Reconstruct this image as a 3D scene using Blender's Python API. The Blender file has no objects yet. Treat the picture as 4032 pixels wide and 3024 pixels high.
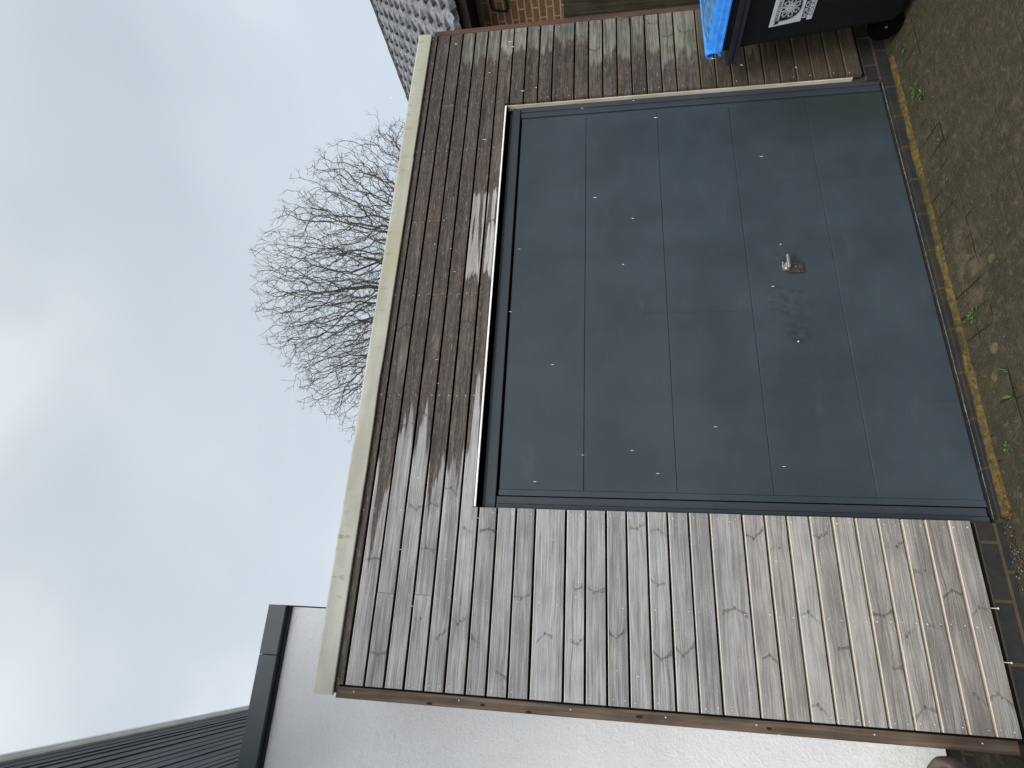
import bpy, bmesh, math, random
from mathutils import Vector, Matrix, kdtree, noise as mnoise
random.seed(7)
R = math.radians
scene = bpy.context.scene
COL = scene.collection

# ------------------------------------------------------------------ camera
CAM = Vector((0.27219, -2.34754, 1.5))
yaw, pit, rol, FPX = R(22.30725), R(8.95546), R(-0.32233), 2266.96
Fw = Vector((math.sin(yaw)*math.cos(pit), math.cos(yaw)*math.cos(pit), math.sin(pit)))
r0 = Fw.cross(Vector((0, 0, 1))).normalized()
u0 = r0.cross(Fw)
Rt = r0*math.cos(rol) + u0*math.sin(rol)
Up = -r0*math.sin(rol) + u0*math.cos(rol)
cd = bpy.data.cameras.new('camera'); cam = bpy.data.objects.new('camera', cd); COL.objects.link(cam)
cd.sensor_fit = 'HORIZONTAL'; cd.sensor_width = 36; cd.lens = FPX/4032*36
cd.clip_start = 0.05; cd.clip_end = 3000
X, Y, Z = -Up, Rt, -Fw                     # the photographer held the phone on its side
cam.matrix_world = Matrix(((X.x, Y.x, Z.x, CAM.x), (X.y, Y.y, Z.y, CAM.y), (X.z, Y.z, Z.z, CAM.z), (0, 0, 0, 1)))
scene.camera = cam
scene.render.resolution_x, scene.render.resolution_y = 1024, 768

# ------------------------------------------------------------------ light
SUN_EL, SUN_AZ = R(40), R(208)             # azimuth clockwise from +Y: behind the camera, a little left
world = bpy.data.worlds.new("World"); scene.world = world; world.use_nodes = True
wn, wl = world.node_tree.nodes, world.node_tree.links
wn.clear()
def wnode(t, **k):
    n = wn.new(t)
    for a, b in k.items(): setattr(n, a, b)
    return n
out = wnode('ShaderNodeOutputWorld'); bg1 = wnode('ShaderNodeBackground'); bg2 = wnode('ShaderNodeBackground'); add = wnode('ShaderNodeAddShader')
sky = wnode('ShaderNodeTexSky', sky_type='NISHITA', sun_disc=False, sun_elevation=SUN_EL, sun_rotation=SUN_AZ)
sky.air_density = 1.0; sky.dust_density = 4.0
wl.new(sky.outputs[0], bg1.inputs[0]); bg1.inputs[1].default_value = 0.05; sky.altitude = 0; sky.air_density = .6; sky.ozone_density = .3
tc = wnode('ShaderNodeTexCoord'); mp = wnode('ShaderNodeMapping'); mp.inputs['Scale'].default_value = (1.0, 1.0, 1.9); mp.inputs['Location'].default_value = (4.1, 1.2, 2.75)
nz = wnode('ShaderNodeTexNoise'); nz.inputs['Scale'].default_value = 1.9; nz.inputs['Detail'].default_value = 3.5; nz.inputs['Roughness'].default_value = .42; nz.inputs['Distortion'].default_value = .35
cr = wnode('ShaderNodeValToRGB')
e = cr.color_ramp.elements
e[0].position = .30; e[0].color = (.415, .458, .474, 1)
e[1].position = .76; e[1].color = (.69, .715, .72, 1)
m_ = e.new(.52); m_.color = (.495, .535, .548, 1)
wl.new(tc.outputs['Generated'], mp.inputs[0]); wl.new(mp.outputs[0], nz.inputs[0]); wl.new(nz.outputs[0], cr.inputs[0])
# the cloud is thinner and brighter round the hidden sun
dt = wnode('ShaderNodeVectorMath', operation='DOT_PRODUCT'); dt.inputs[1].default_value = (math.sin(SUN_AZ)*math.cos(SUN_EL), math.cos(SUN_AZ)*math.cos(SUN_EL), math.sin(SUN_EL))
wl.new(tc.outputs['Generated'], dt.inputs[0])
mr = wnode('ShaderNodeMapRange', interpolation_type='SMOOTHSTEP'); wl.new(dt.outputs['Value'], mr.inputs[0])
for i_, v_ in enumerate((.35, 1.0, .90, 2.25)): mr.inputs[i_+1].default_value = v_
wl.new(cr.outputs[0], bg2.inputs[0]); wl.new(mr.outputs[0], bg2.inputs[1])
wl.new(bg1.outputs[0], add.inputs[0]); wl.new(bg2.outputs[0], add.inputs[1]); wl.new(add.outputs[0], out.inputs[0])

ld = bpy.data.lights.new('sun', 'SUN'); ld.energy = 1.5; ld.angle = R(40); ld.color = (1, .975, .94)
lo = bpy.data.objects.new('sun', ld); COL.objects.link(lo)
sd = Vector((math.sin(SUN_AZ)*math.cos(SUN_EL), math.cos(SUN_AZ)*math.cos(SUN_EL), math.sin(SUN_EL)))
lo.rotation_euler = sd.to_track_quat('Z', 'Y').to_euler()
scene.view_settings.view_transform = 'Standard'; scene.view_settings.look = 'None'
scene.view_settings.exposure = 0.42; scene.view_settings.gamma = 1.0

# ------------------------------------------------------------------ node helper
class S:
    def __init__(s, g, sock): s.g = g; s.k = sock
    def _m(s, op, *a, clamp=False):
        n = s.g.n.new('ShaderNodeMath'); n.operation = op; n.use_clamp = clamp
        for i, v in enumerate((s,)+a):
            if isinstance(v, S): s.g.l.new(v.k, n.inputs[i])
            else: n.inputs[i].default_value = v
        return S(s.g, n.outputs[0])
    def __add__(s, o): return s._m('ADD', o)
    __radd__ = __add__
    def __sub__(s, o): return s._m('SUBTRACT', o)
    def __rsub__(s, o): return (s*-1)+o
    def __mul__(s, o): return s._m('MULTIPLY', o)
    __rmul__ = __mul__
    def __truediv__(s, o): return s._m('DIVIDE', o)
    def abs(s): return s._m('ABSOLUTE')
    def floor(s): return s._m('FLOOR')
    def frac(s): return s._m('FRACT')
    def pow(s, p): return s._m('POWER', p)
    def sat(s): return s._m('ADD', 0.0, clamp=True)
    def mn(s, o): return s._m('MINIMUM', o)
    def mx(s, o): return s._m('MAXIMUM', o)
    def gt(s, o): return s._m('GREATER_THAN', o)
    def sin(s): return s._m('SINE')
    def ss(s, a, b):                       # smooth ramp a..b -> 0..1 (a may be > b)
        n = s.g.n.new('ShaderNodeMapRange'); n.interpolation_type = 'SMOOTHSTEP'; n.clamp = True
        s.g.l.new(s.k, n.inputs[0])
        if a < b: v = (a, b, 0, 1)
        else: v = (b, a, 1, 0)
        for i in range(4): n.inputs[i+1].default_value = v[i]
        return S(s.g, n.outputs[0])
class G:
    def __init__(s, name, rough=.7, spec=.3):
        s.m = bpy.data.materials.new(name); s.m.use_nodes = True
        s.n = s.m.node_tree.nodes; s.l = s.m.node_tree.links
        s.b = s.n['Principled BSDF']; s.b.inputs['Roughness'].default_value = rough
        s.b.inputs['Specular IOR Level'].default_value = spec
        s._tc = None
    def xyz(s):
        if not s._tc:
            t = s.n.new('ShaderNodeTexCoord'); q = s.n.new('ShaderNodeSeparateXYZ'); s.l.new(t.outputs['Object'], q.inputs[0])
            s._tc = tuple(S(s, q.outputs[i]) for i in range(3))
        return s._tc
    def attr(s, name):
        a = s.n.new('ShaderNodeAttribute'); a.attribute_name = name; return S(s, a.outputs['Fac'])
    def vec(s, *a):
        c = s.n.new('ShaderNodeCombineXYZ')
        for i, v in enumerate(a):
            if isinstance(v, S): s.l.new(v.k, c.inputs[i])
            else: c.inputs[i].default_value = v
        return c.outputs[0]
    def noise(s, v, scale=1, detail=4, rough=.55, dist=0):
        t = s.n.new('ShaderNodeTexNoise'); s.l.new(v, t.inputs['Vector'])
        for k_, val in (('Scale', scale), ('Detail', detail), ('Roughness', rough), ('Distortion', dist)): t.inputs[k_].default_value = val
        return S(s, t.outputs[0])
    def voro(s, v, scale=1, feature='F1', out='Distance', rnd=1):
        t = s.n.new('ShaderNodeTexVoronoi'); t.feature = feature; s.l.new(v, t.inputs['Vector']); t.inputs['Scale'].default_value = scale; t.inputs['Randomness'].default_value = rnd
        return S(s, t.outputs[out])
    def white(s, v):
        t = s.n.new('ShaderNodeTexWhiteNoise'); t.noise_dimensions = '3D'; s.l.new(v, t.inputs['Vector'])
        q = s.n.new('ShaderNodeSeparateColor'); s.l.new(t.outputs['Color'], q.inputs[0])
        return tuple(S(s, q.outputs[i]) for i in range(3))
    def rgb(s, c):
        n = s.n.new('ShaderNodeRGB'); n.outputs[0].default_value = (*c, 1); return n.outputs[0]
    def mix(s, f, a, b):
        n = s.n.new('ShaderNodeMix'); n.data_type = 'RGBA'; n.clamp_factor = True
        if isinstance(f, S): s.l.new(f.k, n.inputs[0])
        else: n.inputs[0].default_value = f
        for i, c in ((6, a), (7, b)):
            if isinstance(c, tuple): n.inputs[i].default_value = (*c, 1)
            else: s.l.new(c, n.inputs[i])
        return n.outputs[2]
    def base(s, c):
        if isinstance(c, tuple): s.b.inputs['Base Color'].default_value = (*c, 1)
        else: s.l.new(c, s.b.inputs['Base Color'])
    def rough(s, r): s.l.new(r.k, s.b.inputs['Roughness'])
    def bump(s, h, strength=.5, dist=.01):
        n = s.n.new('ShaderNodeBump'); n.inputs['Strength'].default_value = strength; n.inputs['Distance'].default_value = dist
        s.l.new(h.k, n.inputs['Height']); s.l.new(n.outputs[0], s.b.inputs['Normal'])

# ------------------------------------------------------------------ mesh helper
class MB:
    def __init__(s): s.bm = bmesh.new()
    def box(s, x0, x1, y0, y1, z0, z1, bev=0, rot=None):
        r = bmesh.ops.create_cube(s.bm, size=1)
        vs = r['verts']
        for v in vs: v.co = Vector(((x0+x1)/2+v.co.x*(x1-x0), (y0+y1)/2+v.co.y*(y1-y0), (z0+z1)/2+v.co.z*(z1-z0)))
        if bev:
            es = list({e_ for v in vs for e_ in v.link_edges})
            bmesh.ops.bevel(s.bm, geom=es, offset=bev, segments=2, affect='EDGES', profile=.5)
        return s
    def poly(s, pts):
        vs = [s.bm.verts.new(p) for p in pts]; return s.bm.faces.new(vs)
    def prism(s, prof, axis, a, b):        # prof: list of 2-tuples in the other two axes, in xyz order
        def P(p, t):
            q = list(p); q.insert(axis, t); return Vector(q)
        A = [s.bm.verts.new(P(p, a)) for p in prof]; B = [s.bm.verts.new(P(p, b)) for p in prof]
        n = len(prof)
        for i in range(n): s.bm.faces.new((A[i], A[(i+1) % n], B[(i+1) % n], B[i]))
        s.bm.faces.new(A[::-1]); s.bm.faces.new(B)
        return s
    def loft(s, rings, cap=True):
        V = [[s.bm.verts.new(p) for p in r] for r in rings]
        n = len(V[0])
        for a, b in zip(V[:-1], V[1:]):
            for i in range(n): s.bm.faces.new((a[i], a[(i+1) % n], b[(i+1) % n], b[i]))
        if cap: s.bm.faces.new(V[0][::-1]); s.bm.faces.new(V[-1])
        return s
    def tube(s, pts, rad, n=8, cap=True):
        rings = []
        for i, p in enumerate(pts):
            p = Vector(p); d = (Vector(pts[min(i+1, len(pts)-1)])-Vector(pts[max(i-1, 0)])).normalized()
            a = d.orthogonal().normalized() if i == 0 else (a-d*a.dot(d)).normalized()
            b = d.cross(a); r = rad[i] if isinstance(rad, (list, tuple)) else rad
            rings.append([p+(a*math.cos(2*math.pi*k/n)+b*math.sin(2*math.pi*k/n))*r for k in range(n)])
        return s.loft(rings, cap)
    def build(s, name, mat, parent=None, smooth=False, fix=True):
        if fix: bmesh.ops.recalc_face_normals(s.bm, faces=s.bm.faces)
        if parent is not None and parent.location.length > 0:
            for v in s.bm.verts: v.co -= parent.location
        me = bpy.data.meshes.new(name); s.bm.to_mesh(me); s.bm.free()
        if smooth:
            for p in me.polygons: p.use_smooth = True
        o = bpy.data.objects.new(name, me); COL.objects.link(o)
        for m in (mat if isinstance(mat, list) else [mat]): me.materials.append(m)
        if parent is not None: o.parent = parent
        return o
def tag(o, label=None, cat=None, group=None, kind=None):
    for k_, v in (('label', label), ('category', cat), ('group', group), ('kind', kind)):
        if v: o[k_] = v
    return o
def empty(name, loc, label, cat, group=None):
    o = bpy.data.objects.new(name, None); COL.objects.link(o); o.location = loc; o.empty_display_size = .2
    return tag(o, label, cat, group)
def gz(x, y=0): return .062-.0135*(x-.8)
def sub(parent, o):                        # o stays in place, becomes a child of a mesh part that has no offset
    o.parent = parent; return o

# ------------------------------------------------------------------ materials
def wood_cladding():
    g = G('weathered_softwood', .75, .25); x, y, z = g.xyz()
    bid, v, xt, xg, edge, wid = [g.attr(k_) for k_ in ('bid', 'vv', 'xt', 'xg', 'edge', 'wid')]
    # knots: one candidate per cell along each board
    f = 2.9
    cx = x*f+bid*7.31
    ci = cx.floor()
    r1, r2, r3 = g.white(g.vec(ci, bid, 3.0))
    kx = (ci+.15+.7*r1-bid*7.31)/f
    s1, s2, s3 = g.white(g.vec(ci, bid, 9.0))
    kz = (s1-.5)*.028
    dx = x-kx; dz = v-kz
    sg = (r2.gt(.5)*2-1)
    on = r3.gt(.22)
    wob = (g.noise(g.vec(x*22, z*45, bid), 1, 3)-.5)*.014
    q1, q2, q3 = g.white(g.vec(ci, bid, 17.0))
    up = dz.gt(0.0)
    slope = .12+up*(s2*.95)+(1-up)*(q1*.95)
    keep = (up*q2.gt(.15)+(1-up)*q3.gt(.22))
    az_ = dz.abs()
    off = (dx-sg*az_*slope+wob)
    leng = .028+s3*.020
    lens = az_*.25+.0014
    hatch = g.noise(g.vec(off*300, az_*26, ci), 1, 3, .6).ss(.40, .58)
    chev = (off.abs()/lens.mx(.0007)).ss(1.15, .65)*(leng-az_).ss(0.0, .006)*(.18+.82*hatch)*keep
    rr2 = ((dx*dx)*.8+(dz*dz)*1.8)._m('SQRT')+(g.noise(g.vec(x*120, z*120, 2.0), 1, 2)-.5)*.004
    dot = rr2.ss(.0085, .0042)*q3.gt(.25)
    ddx = dx-.012*sg; ddz = dz+.009
    dot2 = ((ddx*ddx)+(ddz*ddz)*1.5)._m('SQRT').ss(.0068, .0030)*q1.gt(.50)
    p1, p2, p3 = g.white(g.vec(ci, bid, 31.0))
    knot = (((chev*(.50+.50*p1)).mx(dot*(.6+.4*p2)).mx(dot2*(.6+.4*p3)))*on).sat()
    # grain lines bend round the knots
    near = (dx*dx*420+dz*dz*1100)*-1
    infl = near._m('EXPONENT')*on
    zz = z+infl*dz*.55+ (g.noise(g.vec(x*1.7, z*5, bid*3.1), 1, 2)-.5)*.012
    g1 = g.noise(g.vec(x*1.5+bid*9.7, zz*62, bid), 1, 5, .6)
    g2 = g.noise(g.vec(x*7+bid*3.7, zz*270, bid), 1, 4, .6)
    g3 = g.noise(g.vec(x*.8+bid*1.7, zz*95, bid*2.2), 1, 2, .5)
    crack = (g3-.5).abs().ss(.016, .003)*g.noise(g.vec(x*2.2, bid*4, 0.0), 1, 2).ss(.42, .56)
    blot = g.noise(g.vec(x*7, z*16, bid*.7), 1, 4)
    fine = g.noise(g.vec(x*90, z*160, 0.0), 1, 2)
    bt = g.white(g.vec(bid, 5.0, 2.0))
    t = (g1*.50+g2*.55+blot*.26-.16+(bt[0]-.5)*.10).ss(.32, .72)
    grey = g.mix(t, (.165, .164, .168), (.405, .408, .420))
    low = z.ss(1.7, .3)
    grey = g.mix(low*.9*(bt[1]*.4+.6), grey, g.mix(t, (.135, .120, .106), (.330, .305, .272)))
    grey = g.mix(crack*.55, grey, (.07, .066, .062))
    grey = g.mix(g.noise(g.vec(x*16, zz*420, bid), 1, 3, .7).ss(.56, .66)*.30, grey, (.12, .115, .11))
    grey = g.mix(fine.ss(.60, .70)*.16, grey, (.60, .60, .60))
    brown = g.mix(t, (.026, .022, .021), (.128, .106, .092))
    brown = g.mix(bt[2]*.45, brown, (.034, .029, .029))
    brown = g.mix(g.noise(g.vec(x*3.3, z*19, bid*1.9), 1, 4, .6).ss(.54, .70)*.40, brown, (.19, .165, .14))
    brown = g.mix(blot.ss(.48, .66)*.45, brown, (.024, .022, .024))
    brown = g.mix(g.noise(g.vec(x*2.5, z*6, bid), 1, 3).ss(.52, .75)*.6, brown, (.085, .052, .038))
    fleck = (g.noise(g.vec(x*17+bid, z*170, 0.0), 1, 3, .6).ss(.58, .66)).mx(g.noise(g.vec(x*48+bid, z*260, 5.0), 1, 3, .6).ss(.60, .68))
    brown = g.mix(fleck*.50, brown, (.25, .22, .185))
    nz_ = g.noise(g.vec(x*2.6+bid*3, z*48, bid), 1, 3, .5)
    nf = g.noise(g.vec(x*7, z*150, bid), 1, 3, .6)
    nl = g.noise(g.vec(x*1.1+bid*5, z*27, bid*2), 1, 1, .5)
    wet = (x-xt+(nl-.5)*1.35+(nz_-.5)*.45+(nf-.5)*.20).ss(-.045, .045)
    # bleached patch on two header boards
    pn = (nz_-.5)*.35
    patch = (x-1.83+pn).ss(-.01, .01)*(x-2.30-pn).ss(.01, -.01)*z.ss(2.030, 2.034)*z.ss(2.166, 2.160)
    col = g.mix(wet, grey, brown)
    col = g.mix(patch*nz_.ss(.42, .5), col, g.mix(t, (.20, .19, .18), (.44, .43, .42)))
    # right-hand boards: grey-green bloom with a jagged edge, brown next to the door
    gm = (x-xg+(nz_-.5)*.30+(nf-.5)*.10).ss(-.02, .02)
    bloom = g.mix(t, (.060, .062, .053), (.30, .302, .270))
    bloom = g.mix(z.ss(2.0, .4)*.55, bloom, g.mix(t, (.038, .040, .020), (.185, .182, .110)))
    col = g.mix(gm*.85, col, bloom)
    damp = x.ss(2.80, 2.95)
    col = g.mix(damp*z.ss(1.3, .25)*.55, col, (.050, .036, .020))
    algae = g.noise(g.vec(x*6, z*9, 4.0), 1, 4).ss(.50, .68)*x.ss(2.85, 3.0)*z.ss(1.9, .8)
    col = g.mix(algae*.6, col, (.042, .044, .017))
    col = g.mix(knot*.78, col, g.mix(wet, (.052, .045, .043), (.010, .008, .008)))
    col = g.mix(infl.ss(.25, .95)*.14, col, (.12, .105, .09))
    # planed edges are less weathered; up-facing ones also painted pale as catching light
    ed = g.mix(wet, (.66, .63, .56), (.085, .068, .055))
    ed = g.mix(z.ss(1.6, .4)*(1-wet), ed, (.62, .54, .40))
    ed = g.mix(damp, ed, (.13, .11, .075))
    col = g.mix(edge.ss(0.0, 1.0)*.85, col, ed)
    col = g.mix(edge.gt(1.5), col, (.010, .008, .007))  # board undersides painted near-black for the shade in the gaps
    g.base(col)
    g.rough((wet*-.22+.80+fine*.05))
    g.bump(g2*.6+g1*.5-crack*.8-knot*.5, .35, .003)
    return g.m
def wood_trim(name, c0, c1, vert=True):
    g = G(name, .7, .25); x, y, z = g.xyz()
    a, b = (x, z) if vert else (z, x)
    n1 = g.noise(g.vec(a*75, y*60, b*2.4), 1, 5, .6); n2 = g.noise(g.vec(x*7, y*7, z*7), 1, 3)
    k_ = g.voro(g.vec(x*3, y*3, z*2.3), 1).ss(.14, .06)
    c = g.mix((n1*.75+n2*.35).ss(.32, .76), c0, c1)
    c = g.mix(k_*.8, c, tuple(v*.25 for v in c0)); g.base(c); g.bump(n1, .3, .003); return g.m
def plain(name, c, rough=.6, spec=.3, nscale=12, amt=.25, metal=0, bump=0):
    g = G(name, rough, spec); x, y, z = g.xyz(); n = g.noise(g.vec(x, y, z), nscale, 5, .6)
    g.base(g.mix(n.ss(.3, .7), tuple(v*(1-amt) for v in c), tuple(min(1, v*(1+amt)) for v in c)))
    g.b.inputs['Metallic'].default_value = metal
    if bump: g.bump(n, bump, .004)
    return g.m
M = {}
M['clad'] = wood_cladding()
M['trimL'] = wood_trim('brown_timber', (.035, .024, .017), (.145, .105, .078))
M['trimR'] = wood_trim('reddish_brown_timber', (.040, .022, .016), (.105, .060, .042))
M['pale_timber'] = wood_trim('pale_timber', (.30, .26, .20), (.52, .47, .39))
M['black'] = plain('gap_shade_black', (.006, .006, .007), .9, .1)  # black put behind the gaps as their shade

def door_mat(frame=False):
    g = G('anthracite_paint' + ('_frame' if frame else ''), .5, .4); x, y, z = g.xyz()
    gr = g.noise(g.vec(x*9, y*9, z*260), 1, 4, .6); n = g.noise(g.vec(x*2, y, z*2.2), 1, 5, .6); fi = g.noise(g.vec(x, y, z), 320, 2, .6)
    run = g.noise(g.vec(x*9, 0.0, z*.5), 1, 4, .5)
    c = g.mix((n*.85+run*.15).ss(.30, .70), (.0255, .036, .0475), (.040, .0555, .071))
    c = g.mix(fi.ss(.3, .7)*.30, c, (.021, .027, .033))
    if not frame:
        # hand marks round the lock and the handle
        sm = g.noise(g.vec(x*26, 0.0, z*20), 1, 5, .65)
        def blob(cx, cz, rx, rz): return ((((x-cx)/rx).pow(2))+(((z-cz)/rz).pow(2))).ss(1.0, .1)
        k_ = (blob(1.49, .655, .085, .07)*1.1).mx(blob(1.64, .68, .12, .13)*.9).mx(blob(1.86, .65, .09, .10)*.8)
        c = g.mix(k_*sm.ss(.42, .62)*.50, c, (.010, .013, .017))
        dust = g.noise(g.vec(x*5, 0.0, z*14), 1, 4, .6).ss(.56, .78)
        c = g.mix(dust*.10, c, (.14, .155, .165))
        alg = x.ss(2.15, 2.85)*z.ss(.95, .2)*g.noise(g.vec(x*3, 0.0, z*3), 1, 3).ss(.3, .65)
        c = g.mix(alg*.5, c, (.018, .026, .014))
        # faint creases in the sheet
        seam = ((x-2.326).abs().ss(.0016, .0006)*z.ss(.66, .655)+(x-1.604).abs().ss(.0016, .0006)*z.ss(.848, .853)*z.ss(1.32, 1.315)+(x-1.17).abs().ss(.0016, .0006)*z.ss(.19, .185)).sat()
        c = g.mix(seam*.55, c, (.012, .016, .02))
        g.bump(gr*.12+fi*.15+n*.5-seam*.4, .35, .002)
        g.rough(.43+(k_*sm)*.2+n*.12)
    else:
        c = g.mix(.28, c, (.026, .028, .034)); g.bump(gr*.3+fi*.2, .2, .002)
    g.base(c); return g.m
M['door'] = door_mat(); M['frame'] = door_mat(True)
def fascia_mat():
    g = G('stone_coloured_roof_trim', .5, .3); x, y, z = g.xyz()
    n = g.noise(g.vec(x*2, y*5, z*8), 1, 5, .6); f = g.noise(g.vec(x, y, z), 90, 3, .6)
    c = g.mix(n.ss(.35, .68), (.31, .31, .265), (.44, .445, .405))
    yl = ((x-1.95).abs().ss(.22, .03)+(x-1.98).abs().ss(.9, .1)*.35).sat()
    c = g.mix(yl*n.ss(.3, .6)*.7, c, (.34, .31, .16))
    far = x.ss(2.1, 2.6)
    c = g.mix(far*.5, c, (.33, .335, .26))
    drip = g.noise(g.vec(x*30, 0.0, z*9), 1, 3, .55).ss(.56, .64)*((x-.42).abs().ss(.38, .22).mx(x.ss(.9, 1.6)*.5))*z.ss(2.52, 2.57)
    c = g.mix(drip*.75, c, (.20, .19, .09))
    c = g.mix(f.ss(.55, .75)*.18*(far+.5), c, (.25, .26, .15))
    g.base(c); g.bump(n*.6+f*.2, .25, .004); return g.m
M['fascia'] = fascia_mat()
def render_mat():
    g = G('white_render', .85, .2); x, y, z = g.xyz()
    n = g.noise(g.vec(x, y, z), 95, 4, .65); n2 = g.noise(g.vec(x, y, z), 28, 4, .6, .4); l = g.noise(g.vec(x, y, z), 1.7, 4)
    c = g.mix(l.ss(.3, .7), (.65, .665, .695), (.73, .745, .775))
    c = g.mix(n.ss(.62, .36)*.20, c, (.50, .50, .53))
    gr = z.ss(.75, .2)*g.noise(g.vec(x*12, y, z*9), 1, 4).ss(.3, .7)
    c = g.mix(gr*.45, c, (.50, .54, .36))
    g.base(c); g.bump(n2*.8+n*.7, .7, .006); return g.m
M['render'] = render_mat()
M['grey_trim'] = plain('grey_fascia_board', (.062, .078, .090), .5, .35, 5, .12)
M['grey_trim_dark'] = plain('dark_gasket', (.02, .022, .025), .7)
M['white_metal'] = plain('white_plastic_trim', (.84, .85, .82), .4, .4, 6, .08)
def slate_mat():
    g = G('dark_weatherboard', .55, .4); x, y, z = g.xyz()
    n1 = g.noise(g.vec(x*10, y*2.2, z*130), 1, 5, .6); n2 = g.noise(g.vec(x*3, y*3, z*6), 1, 4)
    c = g.mix((n1*.7+n2*.4).ss(.35, .75), (.011, .013, .018), (.066, .070, .083))
    c = g.mix(n2.ss(.6, .8)*.4, c, (.075, .066, .060)); g.base(c); g.bump(n1, .5, .004); return g.m
M['slate'] = slate_mat()
def brick_mat(name, cols, mort, u_axis, bw, bh, off=(0, 0), mw=.011, algae=0, rough=.8):
    g = G(name, rough, .25); x, y, z = g.xyz(); u = x if u_axis == 'x' else y
    t = g.n.new('ShaderNodeTexBrick'); g.l.new(g.vec(u+off[0], z+off[1], 0.0), t.inputs['Vector'])
    t.inputs['Scale'].default_value = 1; t.inputs['Brick Width'].default_value = bw; t.inputs['Row Height'].default_value = bh
    t.inputs['Mortar Size'].default_value = mw/2; t.inputs['Mortar Smooth'].default_value = .3; t.inputs['Bias'].default_value = 0
    t.inputs['Color1'].default_value = (*cols[0], 1); t.inputs['Color2'].default_value = (*cols[1], 1); t.inputs['Mortar'].default_value = (*mort, 1)
    f = S(g, t.outputs['Fac'])
    n = g.noise(g.vec(x, y, z), 38, 5, .65); n2 = g.noise(g.vec(x, y, z), 7, 3)
    c = g.mix(n.ss(.3, .7)*.4, t.outputs['Color'], cols[2])
    c = g.mix(f, c, g.mix(n.ss(.3, .7), tuple(v*.7 for v in mort), mort))
    if algae: c = g.mix(n2.ss(.42, .62)*algae, c, (.075, .07, .022))
    g.base(c); g.bump(f*-1+n*.35, .6, .006); return g.m
M['eng'] = brick_mat('dark_engineering_brick', ((.013, .015, .020), (.022, .018, .019), (.034, .033, .033)), (.070, .058, .032), 'x', .2, .0665, (-.0145, -.0275), .013, .08, .6)
M['sill'] = brick_mat('dark_sill_brick', ((.013, .015, .018), (.018, .016, .016), (.032, .031, .028)), (.046, .042, .022), 'x', .195, .0665, (.089, -.024), .013, .12, .6)
for n_ in M['sill'].node_tree.nodes:
    if n_.type == 'TEX_BRICK': n_.offset = 0
M['brick'] = brick_mat('red_and_cream_brick', ((.105, .042, .024), (.17, .080, .040), (.26, .16, .080)), (.36, .29, .17), 'y', .2, .0675, (.06, .012), .017)
def tile_mat():
    g = G('grey_concrete_tile', .75, .3); x, y, z = g.xyz()
    n = g.noise(g.vec(x, y, z), 22, 5, .65); n2 = g.noise(g.vec(x, y, z), 6, 3)
    c = g.mix(n.ss(.3, .7), (.070, .074, .082), (.205, .210, .228))
    c = g.mix(n2.ss(.50, .62)*n.ss(.4, .6)*.8, c, (.025, .030, .012)); g.base(c); g.bump(n, .5, .01); return g.m
M['tile'] = tile_mat()
M['brown_plastic'] = plain('brown_fascia_paint', (.045, .026, .023), .5, .35)
M['soffit'] = plain('dark_soffit', (.012, .010, .012), .8)
M['cream'] = plain('cream_trim', (.16, .145, .095), .7)
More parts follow.
